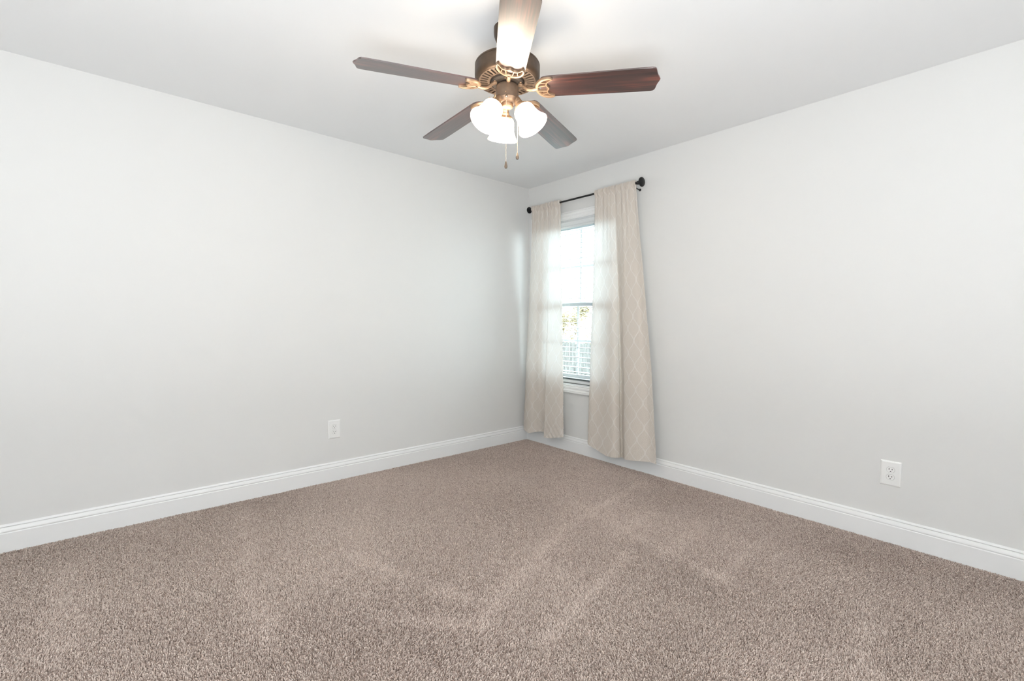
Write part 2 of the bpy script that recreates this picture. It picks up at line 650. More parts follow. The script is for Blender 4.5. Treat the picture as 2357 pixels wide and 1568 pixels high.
def bobj(name, bm, mat, smooth=None):
    bmesh.ops.translate(bm, vec=(-0.026, -wy, -(z1-T)), verts=bm.verts[:])
    return obj(name, bm, mat, bl, smooth)


ba, bb = y0+T+0.006, y1-T-0.006
bm = bmesh.new()                                   # valance with a moulded front
VP = [(0.000, 0.0), (-0.010, 0.0), (-0.013, -0.004), (-0.013, -0.009), (-0.010, -0.012), (-0.0085, -0.015), (-0.0085, -0.038), (-0.010, -0.040),
      (-0.013, -0.043), (-0.0135, -0.050), (-0.011, -0.053), (-0.011, -0.056), (-0.007, -0.060), (0.000, -0.060)]
rows = [[bm.verts.new((x, yy, z1-T-0.003+z)) for x, z in VP] for yy in (ba, bb)]
for i in range(len(VP)):
    j = (i+1) % len(VP)
    bm.faces.new((rows[0][i], rows[1][i], rows[1][j], rows[0][j]))
bm.faces.new(rows[0][::-1]); bm.faces.new(rows[1])
bobj('valance', bm, M_VINYL, 30)
bm = bmesh.new(); box(bm, 0.004, 0.050, ba, bb, z1-T-0.040, z1-T-0.003, 0.002)
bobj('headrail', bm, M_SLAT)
bm = bmesh.new()
zs = 1.976
SP = 0.0436
tilt = math.radians(1.0)
slat_z = []
while zs > 0.672:
    slat_z.append(zs)
    zs -= SP
slat_z += [0.655, 0.643]
for k, zz in enumerate(slat_z):
    n = 6
    prev = None
    ringsA = []
    for yy in (ba+0.003, bb-0.003):
        top = [bm.verts.new((0.026+0.0245*(2*i/n-1), yy, zz + 0.0022*(1-(2*i/n-1)**2) + 0.0245*(2*i/n-1)*math.tan(tilt) + 0.0014)) for i in range(n+1)]
        bot = [bm.verts.new((0.026+0.0245*(2*i/n-1), yy, zz + 0.0022*(1-(2*i/n-1)**2) + 0.0245*(2*i/n-1)*math.tan(tilt) - 0.0014)) for i in range(n+1)]
        ringsA.append(top + bot[::-1])
    m_ = len(ringsA[0])
    for i in range(m_):
        bm.faces.new((ringsA[0][i], ringsA[1][i], ringsA[1][(i+1) % m_], ringsA[0][(i+1) % m_]))
    bm.faces.new(ringsA[0][::-1]); bm.faces.new(ringsA[1])
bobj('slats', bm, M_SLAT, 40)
bm = bmesh.new(); box(bm, 0.0015, 0.0505, ba+0.002, bb-0.002, 0.6125, 0.6385, 0.004)
bobj('bottom_rail', bm, M_VINYL)
for yy in (ba+0.10, bb-0.10, bb-0.36):
    bm = bmesh.new()
    for xx in (-0.0005, 0.0525):
        tube(bm, [(xx, yy, 2.0), (xx, yy, 1.3), (xx, yy, 0.625)], 0.0009, 6)
    for zz in slat_z:
        tube(bm, [(-0.0005, yy, zz-0.003), (0.0525, yy, zz-0.003)], 0.0006, 4)
    bobj('ladder_cord', bm, M_CORD)

# ------------------------------------------------------------------ curtain rod
ROD_X, ROD_Z = -0.085, 2.206
rod = empty('curtain_rod', (ROD_X, -0.70, ROD_Z), label='thin black curtain rod with round knob ends above the window', cat='curtain rod')


def robj(name, bm, smooth=35, parent=None):
    bmesh.ops.translate(bm, vec=(-ROD_X, 0.70, -ROD_Z), verts=bm.verts[:])
    return obj(name, bm, M_BLACK, parent or rod, smooth)


bm = bmesh.new()
tube(bm, [(ROD_X, -0.142, ROD_Z), (ROD_X, -0.70, ROD_Z), (ROD_X, -1.268, ROD_Z)], 0.0078, 16)
robj('rod', bm)
FIN = [(0.0078, 0.0), (0.0095, 0.001), (0.0095, 0.006), (0.0075, 0.009), (0.012, 0.015), (0.0150, 0.021), (0.012, 0.028), (0.0080, 0.034), (0.0080, 0.037), (0.0130, 0.040),
       (0.0260, 0.043), (0.0335, 0.047), (0.0360, 0.053), (0.0345, 0.059), (0.0280, 0.0645), (0.0270, 0.0650), (0.017, 0.0685), (0.0, 0.070)]
for yy, sgn, sc in ((-1.268, -1, 1.0), (-0.142, 1, 0.84)):
    bm = bmesh.new()
    Mx = Matrix.Translation((ROD_X, yy, ROD_Z)) @ Matrix.Rotation(-sgn*PI/2, 4, 'X') @ Matrix.Scale(sc, 4)
    lathe(bm, FIN, 28, Mx)
    robj('finial', bm)
for yy in (-0.150, -1.252):
    bm = bmesh.new()
    lathe(bm, [(0.0, 0.0), (0.010, 0.0), (0.010, 0.003), (0.006, 0.008), (0.0, 0.009)], 20, Matrix.Translation((-0.0002, yy, ROD_Z-0.030)) @ Matrix.Rotation(-PI/2, 4, 'Y') @ Matrix.Scale(1.0, 4))
    tube(bm, catmull([(-0.004, yy, ROD_Z-0.030), (-0.040, yy, ROD_Z-0.028), (-0.066, yy, ROD_Z-0.021), (-0.080, yy, ROD_Z-0.0125)], 6), 0.0042, 10)
    robj('bracket', bm)


# ------------------------------------------------------------------ curtains
def curtain(name, label, top, bot, hem, gathers, seed, pucker):
    """top / bot: plan curves (y, x) of the cloth at the rod and at the hem; hem: (t, z) of the lower edge"""
    rs = np.random.default_rng(seed)
    NU, NV = 260, 240
    tp = np.array([tuple(p) for p in catmull([(a, b, 0) for a, b in top], 24)])[:, :2]
    bt = np.array([tuple(p) for p in catmull([(a, b, 0) for a, b in bot], 24)])[:, :2]

    def resample(P, n):
        s = np.r_[0, np.cumsum(np.hypot(*np.diff(P, axis=0).T))]
        t = np.linspace(0, s[-1], n)
        return np.c_[np.interp(t, s, P[:, 0]), np.interp(t, s, P[:, 1])], s[-1]
    tp, ltop = resample(tp, NU+1)
    bt, lbot = resample(bt, NU+1)
    t = np.linspace(0, 1, NU+1)
    hz = np.interp(t, [h[0] for h in hem], [h[1] for h in hem])
    ZT = ROD_Z + 0.024
    bm = bmesh.new()
    uvl = bm.loops.layers.uv.new('cloth')
    width = width0 = max(ltop, lbot)*1.05
    ph = rs.uniform(0, 6.28, gathers)
    rows = []
    wsum = np.zeros(NU+1)
    for g in range(4):
        wsum += np.sin(2*PI*t*(gathers*(0.7+0.22*g)) + ph[g % len(ph)])/(1.6+0.5*g)
    wsum = np.sign(wsum)*np.abs(wsum)**0.75
    wmax = np.abs(wsum).max()
    for j in range(NV+1):
        v = j/NV
        z = ZT + (hz - ZT)*v
        drop = (ZT - z)/(ZT - 0.12)
        # folds of the head die out over the first third, those of the hem grow
        w = np.clip((drop-0.02)/0.80, 0, 1)
        w = w*w*(3-2*w)*0.2 + 0.8*np.clip(drop, 0, 1)**0.92
        P = tp*(1-w)[:, None] + bt*w[:, None]
        gather = -0.0125*np.exp(-drop/0.16)*(0.5+0.5*wsum/wmax)
        x = P[:, 1] + gather
        yy = P[:, 0] + 0.004*np.exp(-drop/0.16)*np.cos(2*PI*t*gathers*1.3+ph[0])
        # rod pocket: pinched just under and over the rod, swelling around it
        dz = z - ROD_Z
        belly = 0.0105*np.exp(-(dz/0.017)**2) + 0.002*np.exp(-(dz/0.05)**2)
        x = x - belly + 0.010*np.exp(-((dz+0.030)/0.012)**2)*0.3
        # slight unevenness of hung cloth
        x = x + 0.0016*np.sin(9*z + 11*t + seed) + 0.0012*np.sin(23*z - 17*t)*np.clip(drop*1.5, 0, 1)
        # puckered side hem along the edge next to the window gap
        ed = (1-t) if pucker > 0 else t
        pk = np.clip(drop*1.3-0.15, 0, 1)*np.exp(-(ed*width0/0.022)**2)
        x = x - 0.0034*pk*(np.sin(2*PI*z/0.021 + 2*np.sin(7*z)) + 0.5*np.sin(2*PI*z/0.013))
        # diagonal creases and a stitched hem near the floor
        lowf = np.exp(-((z-hz)/0.16)**2)
        x = x - 0.0013*lowf*np.sin(2*PI*(z*0.8+pucker*t*width0*0.9)/0.055 + 3*np.sin(4*t+seed)) + 0.0022*np.exp(-(((z-hz)-0.085)/0.004)**2)
        zz = z + (0.003*np.sin(2*PI*t*gathers*1.1+1.0) if j == 0 else 0)
        rows.append([bm.verts.new((x[i], yy[i], zz[i])) for i in range(NU+1)])
    for j in range(NV):
        for i in range(NU):
            f = bm.faces.new((rows[j][i], rows[j+1][i], rows[j+1][i+1], rows[j][i+1]))
            for l, (a, b_) in zip(f.loops, ((i, j), (i, j+1), (i+1, j+1), (i+1, j))):
                l[uvl].uv = (t[a]*width, rows[b_][a].co.z)
    root_y = sum(p[0] for p in top)/len(top)
    root = empty(name, (ROD_X, root_y, 0.12), label=label, cat='curtain', group='curtain panels at the window')

    def cobj(nm, bm_):
        bmesh.ops.translate(bm_, vec=(-ROD_X, -root_y, -0.12), verts=bm_.verts[:])
        o = obj(nm, bm_, M_CURTAIN, root)
        if sum(p.normal.x*p.area for p in o.data.polygons) > 0:      # one side of the cloth faces the room
            o.data.flip_normals()
        for p in o.data.polygons:
            p.use_smooth = True
        return o
    # back of the rod pocket, behind the rod
    bp_ = bmesh.new()
    uv2 = bp_.loops.layers.uv.new('cloth')
    rr = []
    for k, dz in enumerate((0.022, 0.010, 0.0, -0.012, -0.026, -0.034)):
        off = (0.003, 0.012, 0.0125, 0.012, 0.006, 0.0)[k]
        rr.append([bp_.verts.new((tp[i, 1] + off + 0.004*(0.5+0.5*wsum[i]/wmax)*(0 if k in (0, 5) else 1), tp[i, 0], ROD_Z+dz)) for i in range(0, NU+1, 2)])
    for k in range(len(rr)-1):
        for i in range(len(rr[0])-1):
            f = bp_.faces.new((rr[k][i], rr[k+1][i], rr[k+1][i+1], rr[k][i+1]))
            for l in f.loops:
                l[uv2].uv = (l.vert.co.y, l.vert.co.z)
    cl = cobj('cloth', bm)
    cobj('rod_pocket', bp_)
    return root


XR = ROD_X
curtain('curtain', 'pale trellis-patterned curtain panel nearer the room corner',
        [(-0.146, XR), (-0.195, XR-0.001), (-0.250, XR), (-0.310, XR-0.001), (-0.370, XR), (-0.430, XR-0.001), (-0.482, XR), (-0.497, XR+0.004)],
        [(-0.030, -0.050), (-0.046, -0.085), (-0.095, -0.122), (-0.160, -0.134), (-0.210, -0.124), (-0.240, -0.085), (-0.275, -0.060), (-0.335, -0.058),
         (-0.372, -0.072), (-0.380, -0.100), (-0.366, -0.122), (-0.376, -0.134), (-0.400, -0.134), (-0.470, -0.130), (-0.540, -0.126), (-0.572, -0.118), (-0.583, -0.100)],
        [(0, 0.24), (0.06, 0.165), (0.14, 0.122), (0.24, 0.103), (0.34, 0.120), (0.48, 0.128), (0.56, 0.112), (0.66, 0.100), (0.78, 0.107), (0.9, 0.128), (1, 0.142)], 9, 3, 1)
curtain('curtain', 'wide pale trellis-patterned curtain panel farther from the room corner',
        [(-0.882, XR+0.004), (-0.900, XR-0.001), (-0.960, XR), (-1.020, XR-0.001), (-1.080, XR), (-1.150, XR-0.001), (-1.215, XR), (-1.272, XR-0.001)],
        [(-0.850, -0.075), (-0.862, -0.108), (-0.900, -0.122), (-0.960, -0.116), (-1.020, -0.122), (-1.080, -0.134), (-1.130, -0.140), (-1.162, -0.128), (-1.178, -0.098), (-1.172, -0.076),
         (-1.186, -0.070), (-1.214, -0.094), (-1.245, -0.128), (-1.290, -0.142), (-1.345, -0.140), (-1.405, -0.124), (-1.455, -0.108), (-1.520, -0.128)],
        [(0, 0.150), (0.08, 0.135), (0.2, 0.108), (0.32, 0.088), (0.45, 0.094), (0.52, 0.090), (0.62, 0.098), (0.74, 0.112), (0.86, 0.122), (0.95, 0.125), (1, 0.128)], 10, 8, -1)


# ------------------------------------------------------------------ wall outlets
def outlet(loc, rotz, label):
    """plate in the local x-z plane, facing local -y"""
    root = empty('power_outlet', loc, (0, 0, rotz), label=label, cat='power outlet', group='white duplex outlets low on the walls')
    W_, H_ = 0.0875, 0.1315
    bm = bmesh.new()
    rings = []
    for hw, hh, y in ((W_/2, H_/2, 0.0), (W_/2, H_/2, -0.0025), (W_/2-0.0015, H_/2-0.0015, -0.0042), (W_/2-0.007, H_/2-0.007, -0.0064)):
        rings.append([bm.verts.new((sx*hw, y, sz*hh)) for sx, sz in ((-1, -1), (1, -1), (1, 1), (-1, 1))])
    for A, B in zip(rings, rings[1:]):
        for i in range(4):
            bm.faces.new((A[i], A[(i+1) % 4], B[(i+1) % 4], B[i]))
    bm.faces.new(rings[-1]); bm.faces.new(rings[0][::-1])
    obj('cover_plate', bm, M_PLATE, root)

    def rec_outline(rad, flat, n=40):
        pts = []
        for i in range(n):
            a = 2*PI*i/n
            x, z = rad*math.cos(a), rad*math.sin(a)
            pts.append((x, max(-flat, min(flat, z))))
        return pts
    for dz in (0.0195, -0.0195):
        bm = bmesh.new()
        # a dark reveal around the receptacle face, then the face itself
        Mr = Matrix.Translation((0, -0.0064, dz)) @ Matrix.Rotation(PI/2, 4, 'X')
        prism(bm, rec_outline(0.0178, 0.0148), 0.0, 0.0004, Mr)
        g = obj('receptacle_gap', bm, M_GAP)
        bm = bmesh.new()
        prism(bm, rec_outline(0.0170, 0.0140), 0.0, 0.0014, Mr)
        rc = obj('receptacle', bm, M_PLATE, root)
        g.parent = rc
        for dx, hh in ((-0.0064, 0.0046), (0.0064, 0.0038)):
            bm = bmesh.new()
            box(bm, dx-0.0013, dx+0.0013, -0.00815, -0.0070, dz+0.0035-hh, dz+0.0035+hh)
            obj('slot', bm, M_SLOT, rc)
        bm = bmesh.new()
        prism(bm, [(0.0030*math.cos(a), 0.0030*math.sin(a)) for a in [PI*i/10+PI for i in range(11)]] + [(0.0030, 0.0012), (-0.0030, 0.0012)], 0.0, 0.0017,
              Matrix.Translation((0, -0.0065, dz-0.0075)) @ Matrix.Rotation(PI/2, 4, 'X'))
        obj('ground_hole', bm, M_SLOT, rc)
    bm = bmesh.new()
    lathe(bm, [(0.0, 0.0), (0.0030, 0.0), (0.0030, 0.0007), (0.0022, 0.0012), (0.0, 0.0013)], 16, Matrix.Translation((0, -0.0063, 0)) @ Matrix.Rotation(PI/2, 4, 'X'))
    box(bm, -0.0003, 0.0003, -0.0079, -0.0070, -0.0022, 0.0022)
    obj('screw', bm, M_PLATE, root)
    return root


outlet((-1.8980, 0.0, 0.3700), 0, 'white duplex power outlet on the left wall, opposite side from the curtained window')
outlet((0.0, -2.8340, 0.3678), -PI/2, 'white duplex power outlet on the right wall, same wall as the curtained window')

# ------------------------------------------------------------------ ceiling fan
FX, FY = -1.7723, -1.7502
ZB = -0.2631                  # blade plane, measured from the ceiling
PH, PT, DROOP = 2.8213, -0.2012, 0.0422
lean = math.radians(-1.142)        # the fan head hangs a touch out of true
fan = empty('ceiling_fan', (FX, FY, H), label='five-blade bronze ceiling fan with walnut blades and three lit glass shades', cat='ceiling fan')
fan.rotation_mode = 'AXIS_ANGLE'
fan.rotation_axis_angle = (lean, r.x, r.y, 0)


bm = bmesh.new()
lathe(bm, [(0.0, 0.004), (0.0605, 0.004), (0.0605, -0.022), (0.0595, -0.032), (0.055, -0.046), (0.048, -0.060), (0.042, -0.068), (0.0, -0.070)], 48)
obj('canopy', bm, M_BRONZE, fan, 35)
bm = bmesh.new()
lathe(bm, [(0.040, -0.060), (0.041, -0.090), (0.041, -0.160), (0.0, -0.164)], 36)
obj('downrod_cover', bm, M_BRONZE, fan, 35)

# motor housing with radial slots in its underside
bm = bmesh.new()
lathe(bm, [(0.0, -0.152), (0.060, -0.153), (0.118, -0.155), (0.134, -0.158), (0.1405, -0.162), (0.1425, -0.166), (0.1425, -0.170), (0.1412, -0.1715), (0.1425, -0.173),
           (0.1425, -0.208), (0.1420, -0.215), (0.1398, -0.2215), (0.1350, -0.2275), (0.1290, -0.2310), (0.1240, -0.2322)], 72)
obj('motor_housing', bm, M_BRONZE, fan, 30)
bm = bmesh.new()
NS = 36
seg = NS*8
ang = [2*PI*i/seg for i in range(seg)]
RR = (0.1245, 0.1200, 0.1170, 0.0890, 0.0860, 0.0770)
zf = -0.2330
RG = [[bm.verts.new((rr*math.cos(a), rr*math.sin(a), zf - (0.0 if rr > 0.1 else 0.0020))) for a in ang] for rr in RR]
Rin = [bm.verts.new((0.0765*math.cos(a), 0.0765*math.sin(a), -0.224)) for a in ang]
Rup = [bm.verts.new((0.1240*math.cos(a), 0.1240*math.sin(a), -0.224)) for a in ang]
OPEN = {1: (3, 4), 2: (2, 3, 4, 5), 3: (3, 4)}
for i in range(seg):
    j = (i+1) % seg
    for b_ in range(5):
        if (i % 8) in OPEN.get(b_, ()):
            continue
        bm.faces.new((RG[b_][i], RG[b_][j], RG[b_+1][j], RG[b_+1][i]))
    bm.faces.new((RG[5][i], RG[5][j], Rin[j], Rin[i]))
    bm.faces.new((RG[0][i], RG[0][j], Rup[j], Rup[i]))
gr = obj('vent_plate', bm, M_MID, fan)
md = gr.modifiers.new('thickness', 'SOLIDIFY'); md.thickness = 0.003; md.offset = -1
bm = bmesh.new()
lathe(bm, [(0.0, -0.2190), (0.122, -0.2190), (0.122, -0.2220), (0.0, -0.2220)], 48)
obj('motor_core', bm, M_DARKHOLE, fan, 30)
bm = bmesh.new()
lathe(bm, [(0.0, -0.2225), (0.072, -0.2225), (0.073, -0.230), (0.070, -0.240), (0.062, -0.246), (0.0, -0.246)], 48)
obj('flywheel', bm, M_DARKHOLE, fan, 30)
bm = bmesh.new()
lathe(bm, [(0.0, -0.246), (0.046, -0.251), (0.0490, -0.255), (0.0500, -0.262), (0.0500, -0.308), (0.0515, -0.3095), (0.0515, -0.3125), (0.0495, -0.3145), (0.0465, -0.322),
           (0.0400, -0.3275), (0.0290, -0.3295), (0.0, -0.3295)], 48)
hub = obj('switch_housing', bm, M_MID, fan, 30)
bm = bmesh.new()
lathe(bm, [(0.0, -0.329), (0.0265, -0.329), (0.0268, -0.338), (0.0255, -0.343), (0.020, -0.3465), (0.0, -0.3475)], 36)
obj('end_cap', bm, M_BRASSY, fan, 30)
for k in range(5):
    for da in (-0.20, 0.20):
        a = PH + 2*PI*k/5 + da
        bm = bmesh.new()
        lathe(bm, [(0.0, -0.249), (0.0042, -0.249), (0.0048, -0.246), (0.0, -0.244)], 10, Matrix.Translation((0.064*math.cos(a), 0.064*math.sin(a), -0.0005)))
        obj('screw', bm, M_BRASSY, fan, 30)
bm = bmesh.new()
bm_a = YAW + PI
lathe(bm, [(0.0, 0.0), (0.0032, 0.0), (0.0026, 0.0018), (0.0, 0.002)], 10,
      Matrix.Translation((0.0499*math.cos(bm_a-0.1), 0.0499*math.sin(bm_a-0.1), -0.298)) @ Matrix.Rotation(bm_a-0.1, 4, 'Z') @ Matrix.Rotation(PI/2, 4, 'Y'))
obj('screw', bm, M_BRASSY, hub, 30)


def half(s):
    return 0.0601 + (0.0671-0.0601)*(s-0.2)/(0.6171-0.2)


right = [(0.610, 0.0662), (0.619, 0.0645), (0.6255, 0.0590), (0.6285, 0.0510), (0.6300, 0.0420), (0.6325, 0.0310), (0.6365, 0.0195), (0.6415, 0.0095), (0.6450, 0.0)]
root_curve = [(0.1500, 0.0), (0.1500, 0.030), (0.1520, 0.0440), (0.1580, 0.0535), (0.1680, 0.0580), (0.1850, half(0.185))]
up_side = root_curve + [(0.25, half(0.25)), (0.35, half(0.35)), (0.45, half(0.45)), (0.55, half(0.55))] + right
blade_outline = [(s, -y) for s, y in up_side] + [(s, y) for s, y in up_side[::-1][1:-1]]


def arc_strip(bm, pts, widths, h0, h1):
    """a flat bar of given widths along a plan curve (s, y), with rounded-over lower face"""
    P = [Vector((p[0], p[1], 0)) for p in pts]
    L = []
    for i, p in enumerate(P):
        t = (P[min(i+1, len(P)-1)]-P[max(i-1, 0)]).normalized()
        n = Vector((-t.y, t.x, 0))
        w = widths[i]/2
        L.append([bm.verts.new((p+n*w)+Vector((0, 0, h1))), bm.verts.new((p+n*w)+Vector((0, 0, h0*0.5+h1*0.5))), bm.verts.new((p+n*w*0.55)+Vector((0, 0, h0))),
                  bm.verts.new((p-n*w*0.55)+Vector((0, 0, h0))), bm.verts.new((p-n*w)+Vector((0, 0, h0*0.5+h1*0.5))), bm.verts.new((p-n*w)+Vector((0, 0, h1)))])
    for A, B in zip(L, L[1:]):
        for i in range(6):
            bm.faces.new((A[i], A[(i+1) % 6], B[(i+1) % 6], B[i]))
    bm.faces.new(L[0]); bm.faces.new(L[-1][::-1])


def iron_mesh():
    bm = bmesh.new()
    outer = [(0.206, 0.049), (0.198, 0.0535), (0.183, 0.0545), (0.166, 0.050), (0.150, 0.039), (0.138, 0.022), (0.134, 0.0)]
    pts = catmull([(s, y, 0) for s, y in outer + [(s, -y) for s, y in outer[::-1][1:]]], 6)
    n = len(pts)
    wd = [0.0040 + 0.0125*math.sin(PI*i/(n-1))**0.7 for i in range(n)]
    arc_strip(bm, pts, wd, -0.0125, -0.003)
    inner = [(0.206, 0.049), (0.196, 0.0445), (0.184, 0.036), (0.1775, 0.025), (0.1775, 0.014), (0.183, 0.005), (0.1845, 0.0)]
    pts = catmull([(s, y, 0) for s, y in inner + [(s, -y) for s, y in inner[::-1][1:]]], 6)
    arc_strip(bm, pts, [0.0035+0.0055*math.sin(PI*i/(len(pts)-1))**0.6 for i in range(len(pts))], -0.0120, -0.003)
    for s in (1, -1):
        arc_strip(bm, catmull([(0.136, 0.010*s, 0), (0.152, 0.014*s, 0), (0.178, 0.017*s, 0)], 5), [0.0065]*11, -0.0115, -0.003)
        arc_strip(bm, catmull([(0.150, 0.036*s, 0), (0.164, 0.033*s, 0), (0.181, 0.031*s, 0)], 5), [0.0055]*11, -0.0110, -0.003)
    # the curved arm to the flywheel
    tube(bm, catmull([(0.052, 0, 0.018), (0.064, 0, 0.014), (0.078, 0, 0.003), (0.094, 0, -0.008), (0.114, 0, -0.012), (0.136, 0, -0.009)], 7),
         [0.0095]*8 + [0.0085]*28, 12, flat=0.8)
    return bm


Mz = Matrix.Translation((0, 0, ZB))
for k in range(5):
    a = PH + 2*PI*k/5
    bm = bmesh.new()
    prism(bm, blade_outline, -0.003, 0.003)
    es = [e for e in bm.edges if abs(e.verts[0].co.z-e.verts[1].co.z) < 1e-6]
    bmesh.ops.bevel(bm, geom=es, offset=0.0008, segments=1, affect='EDGES')
    b = obj('blade', bm, M_WOOD, fan)
    b.matrix_local = Mz @ Matrix.Rotation(a, 4, 'Z') @ Matrix.Rotation(DROOP, 4, 'Y') @ Matrix.Rotation(PT, 4, 'X')
    if k == 0:
        iron_bm = iron_mesh()
        iron = obj('blade_iron', iron_bm, M_BRASSY, b, 40)
        iron_data = iron.data
    else:
        iron = bpy.data.objects.new('blade_iron', iron_data)
        C.objects.link(iron)
        iron.parent = b

# light kit: three arms with bell-shaped frosted shades
SP_ = [(0.0265, -0.004), (0.0290, 0.0), (0.0350, 0.0035), (0.0415, 0.0095), (0.0450, 0.018), (0.0462, 0.028), (0.0470, 0.040), (0.0500, 0.057), (0.0565, 0.076), (0.0640, 0.0895), (0.0690, 0.0980)]
AZ, RHO, TAU, ZN = math.radians(59.5), 0.068, math.radians(32.1), 2.0856 - H
for k in range(3):
    a = AZ + 2*PI*k/3
    e = Vector((math.cos(a), math.sin(a), 0))
    ax = (e*math.sin(TAU) + Vector((0, 0, -math.cos(TAU))))
    neck = e*RHO + Vector((0, 0, ZN))
    q = Vector((0, 0, 1)).rotation_difference(ax).to_matrix().to_4x4()
    Ml = Matrix.Translation(neck) @ q
    bm = bmesh.new()
    tube(bm, catmull([e*0.034+Vector((0, 0, -0.309)), e*0.047+Vector((0, 0, -0.319)), neck-ax*0.026, neck-ax*0.018], 6), [0.0150]*9+[0.0165]*6+[0.0175]*4, 18)
    arm = obj('lamp_arm', bm, M_BRASSY, fan, 40)
    bm = bmesh.new()
    lathe(bm, [(0.0, -0.024), (0.0170, -0.0235), (0.0195, -0.020), (0.0205, -0.012), (0.0290, -0.0065), (0.0330, -0.0045), (0.0335, 0.0035), (0.0318, 0.0035), (0.0305, -0.003), (0.0, -0.004)], 36, Ml)
    lathe(bm, [(0.0, 0.0), (0.0035, 0.0), (0.0035, 0.006), (0.0, 0.007)], 10, Ml @ Matrix.Translation((0.033, 0, -0.001)) @ Matrix.Rotation(PI/2, 4, 'Y'))
    obj('shade_holder', bm, M_BRASSY, arm, 35)
    bm = bmesh.new()
    inner_p = [(rr-0.0025, z) for rr, z in SP_[::-1]]
    lathe(bm, SP_ + [(0.0688, 0.0990)] + inner_p + [SP_[0]], 48, Ml)
    bmesh.ops.remove_doubles(bm, verts=bm.verts[:], dist=1e-5)
    sh = obj('lamp_shade', bm, M_SHADE, fan, 60)
    bm = bmesh.new()
    lathe(bm, [(0.0, -0.002), (0.012, 0.0), (0.013, 0.018), (0.021, 0.034), (0.0265, 0.050), (0.023, 0.066), (0.013, 0.076), (0.0, 0.079)], 24, Ml)
    obj('bulb', bm, M_BULB, sh, 60)


def pull_chain(start, mid, end_z, label):
    bm = bmesh.new()
    x0_, y0_, z0_ = start
    xe, ye = mid
    lathe(bm, [(0.0, 0.0), (0.0055, 0.0), (0.0042, 0.010), (0.0025, 0.0135), (0.0, 0.0135)], 12,
          Matrix.Translation((x0_, y0_, z0_)) @ Vector((0, 0, 1)).rotation_difference((Vector((xe, ye, z0_-0.006))-Vector(start)).normalized()).to_matrix().to_4x4())
    z = z0_-0.004
    zt = end_z + 0.028
    zz = np.arange(z, zt, -0.0044)
    for q in zz:
        bmesh.ops.create_icosphere(bm, subdivisions=1, radius=0.0017, matrix=Matrix.Translation((xe, ye, q)))
    tube(bm, [(xe, ye, z), (xe, ye, zt)], 0.0006, 5)
    tube(bm, [(x0_, y0_, z0_), (xe, ye, z)], 0.0015, 6)
    ch = obj('pull_chain', bm, M_CHAIN, fan, 50)
    bm = bmesh.new()
    lathe(bm, [(0.0, end_z+0.030), (0.0026, end_z+0.029), (0.0034, end_z+0.024), (0.0062, end_z+0.014), (0.0070, end_z+0.007), (0.0052, end_z+0.001), (0.0, end_z-0.001)], 16, Matrix.Translation((xe, ye, 0)))
    obj('pendant', bm, M_PEND, ch, 50)


back = Vector((-math.cos(YAW), -math.sin(YAW)))
sd = Vector((r.x, r.y))
p1 = back*0.0500 + sd*(-0.002)
p1e = back*0.0580 + sd*(-0.002)
pull_chain((p1.x, p1.y, -0.3165), (p1e.x, p1e.y), 1.8110-H, None)
p2 = back*0.012 + sd*0.046
p2e = back*0.014 + sd*0.0470
pull_chain((p2.x, p2.y, -0.316), (p2e.x, p2e.y), 1.8655-H, None)

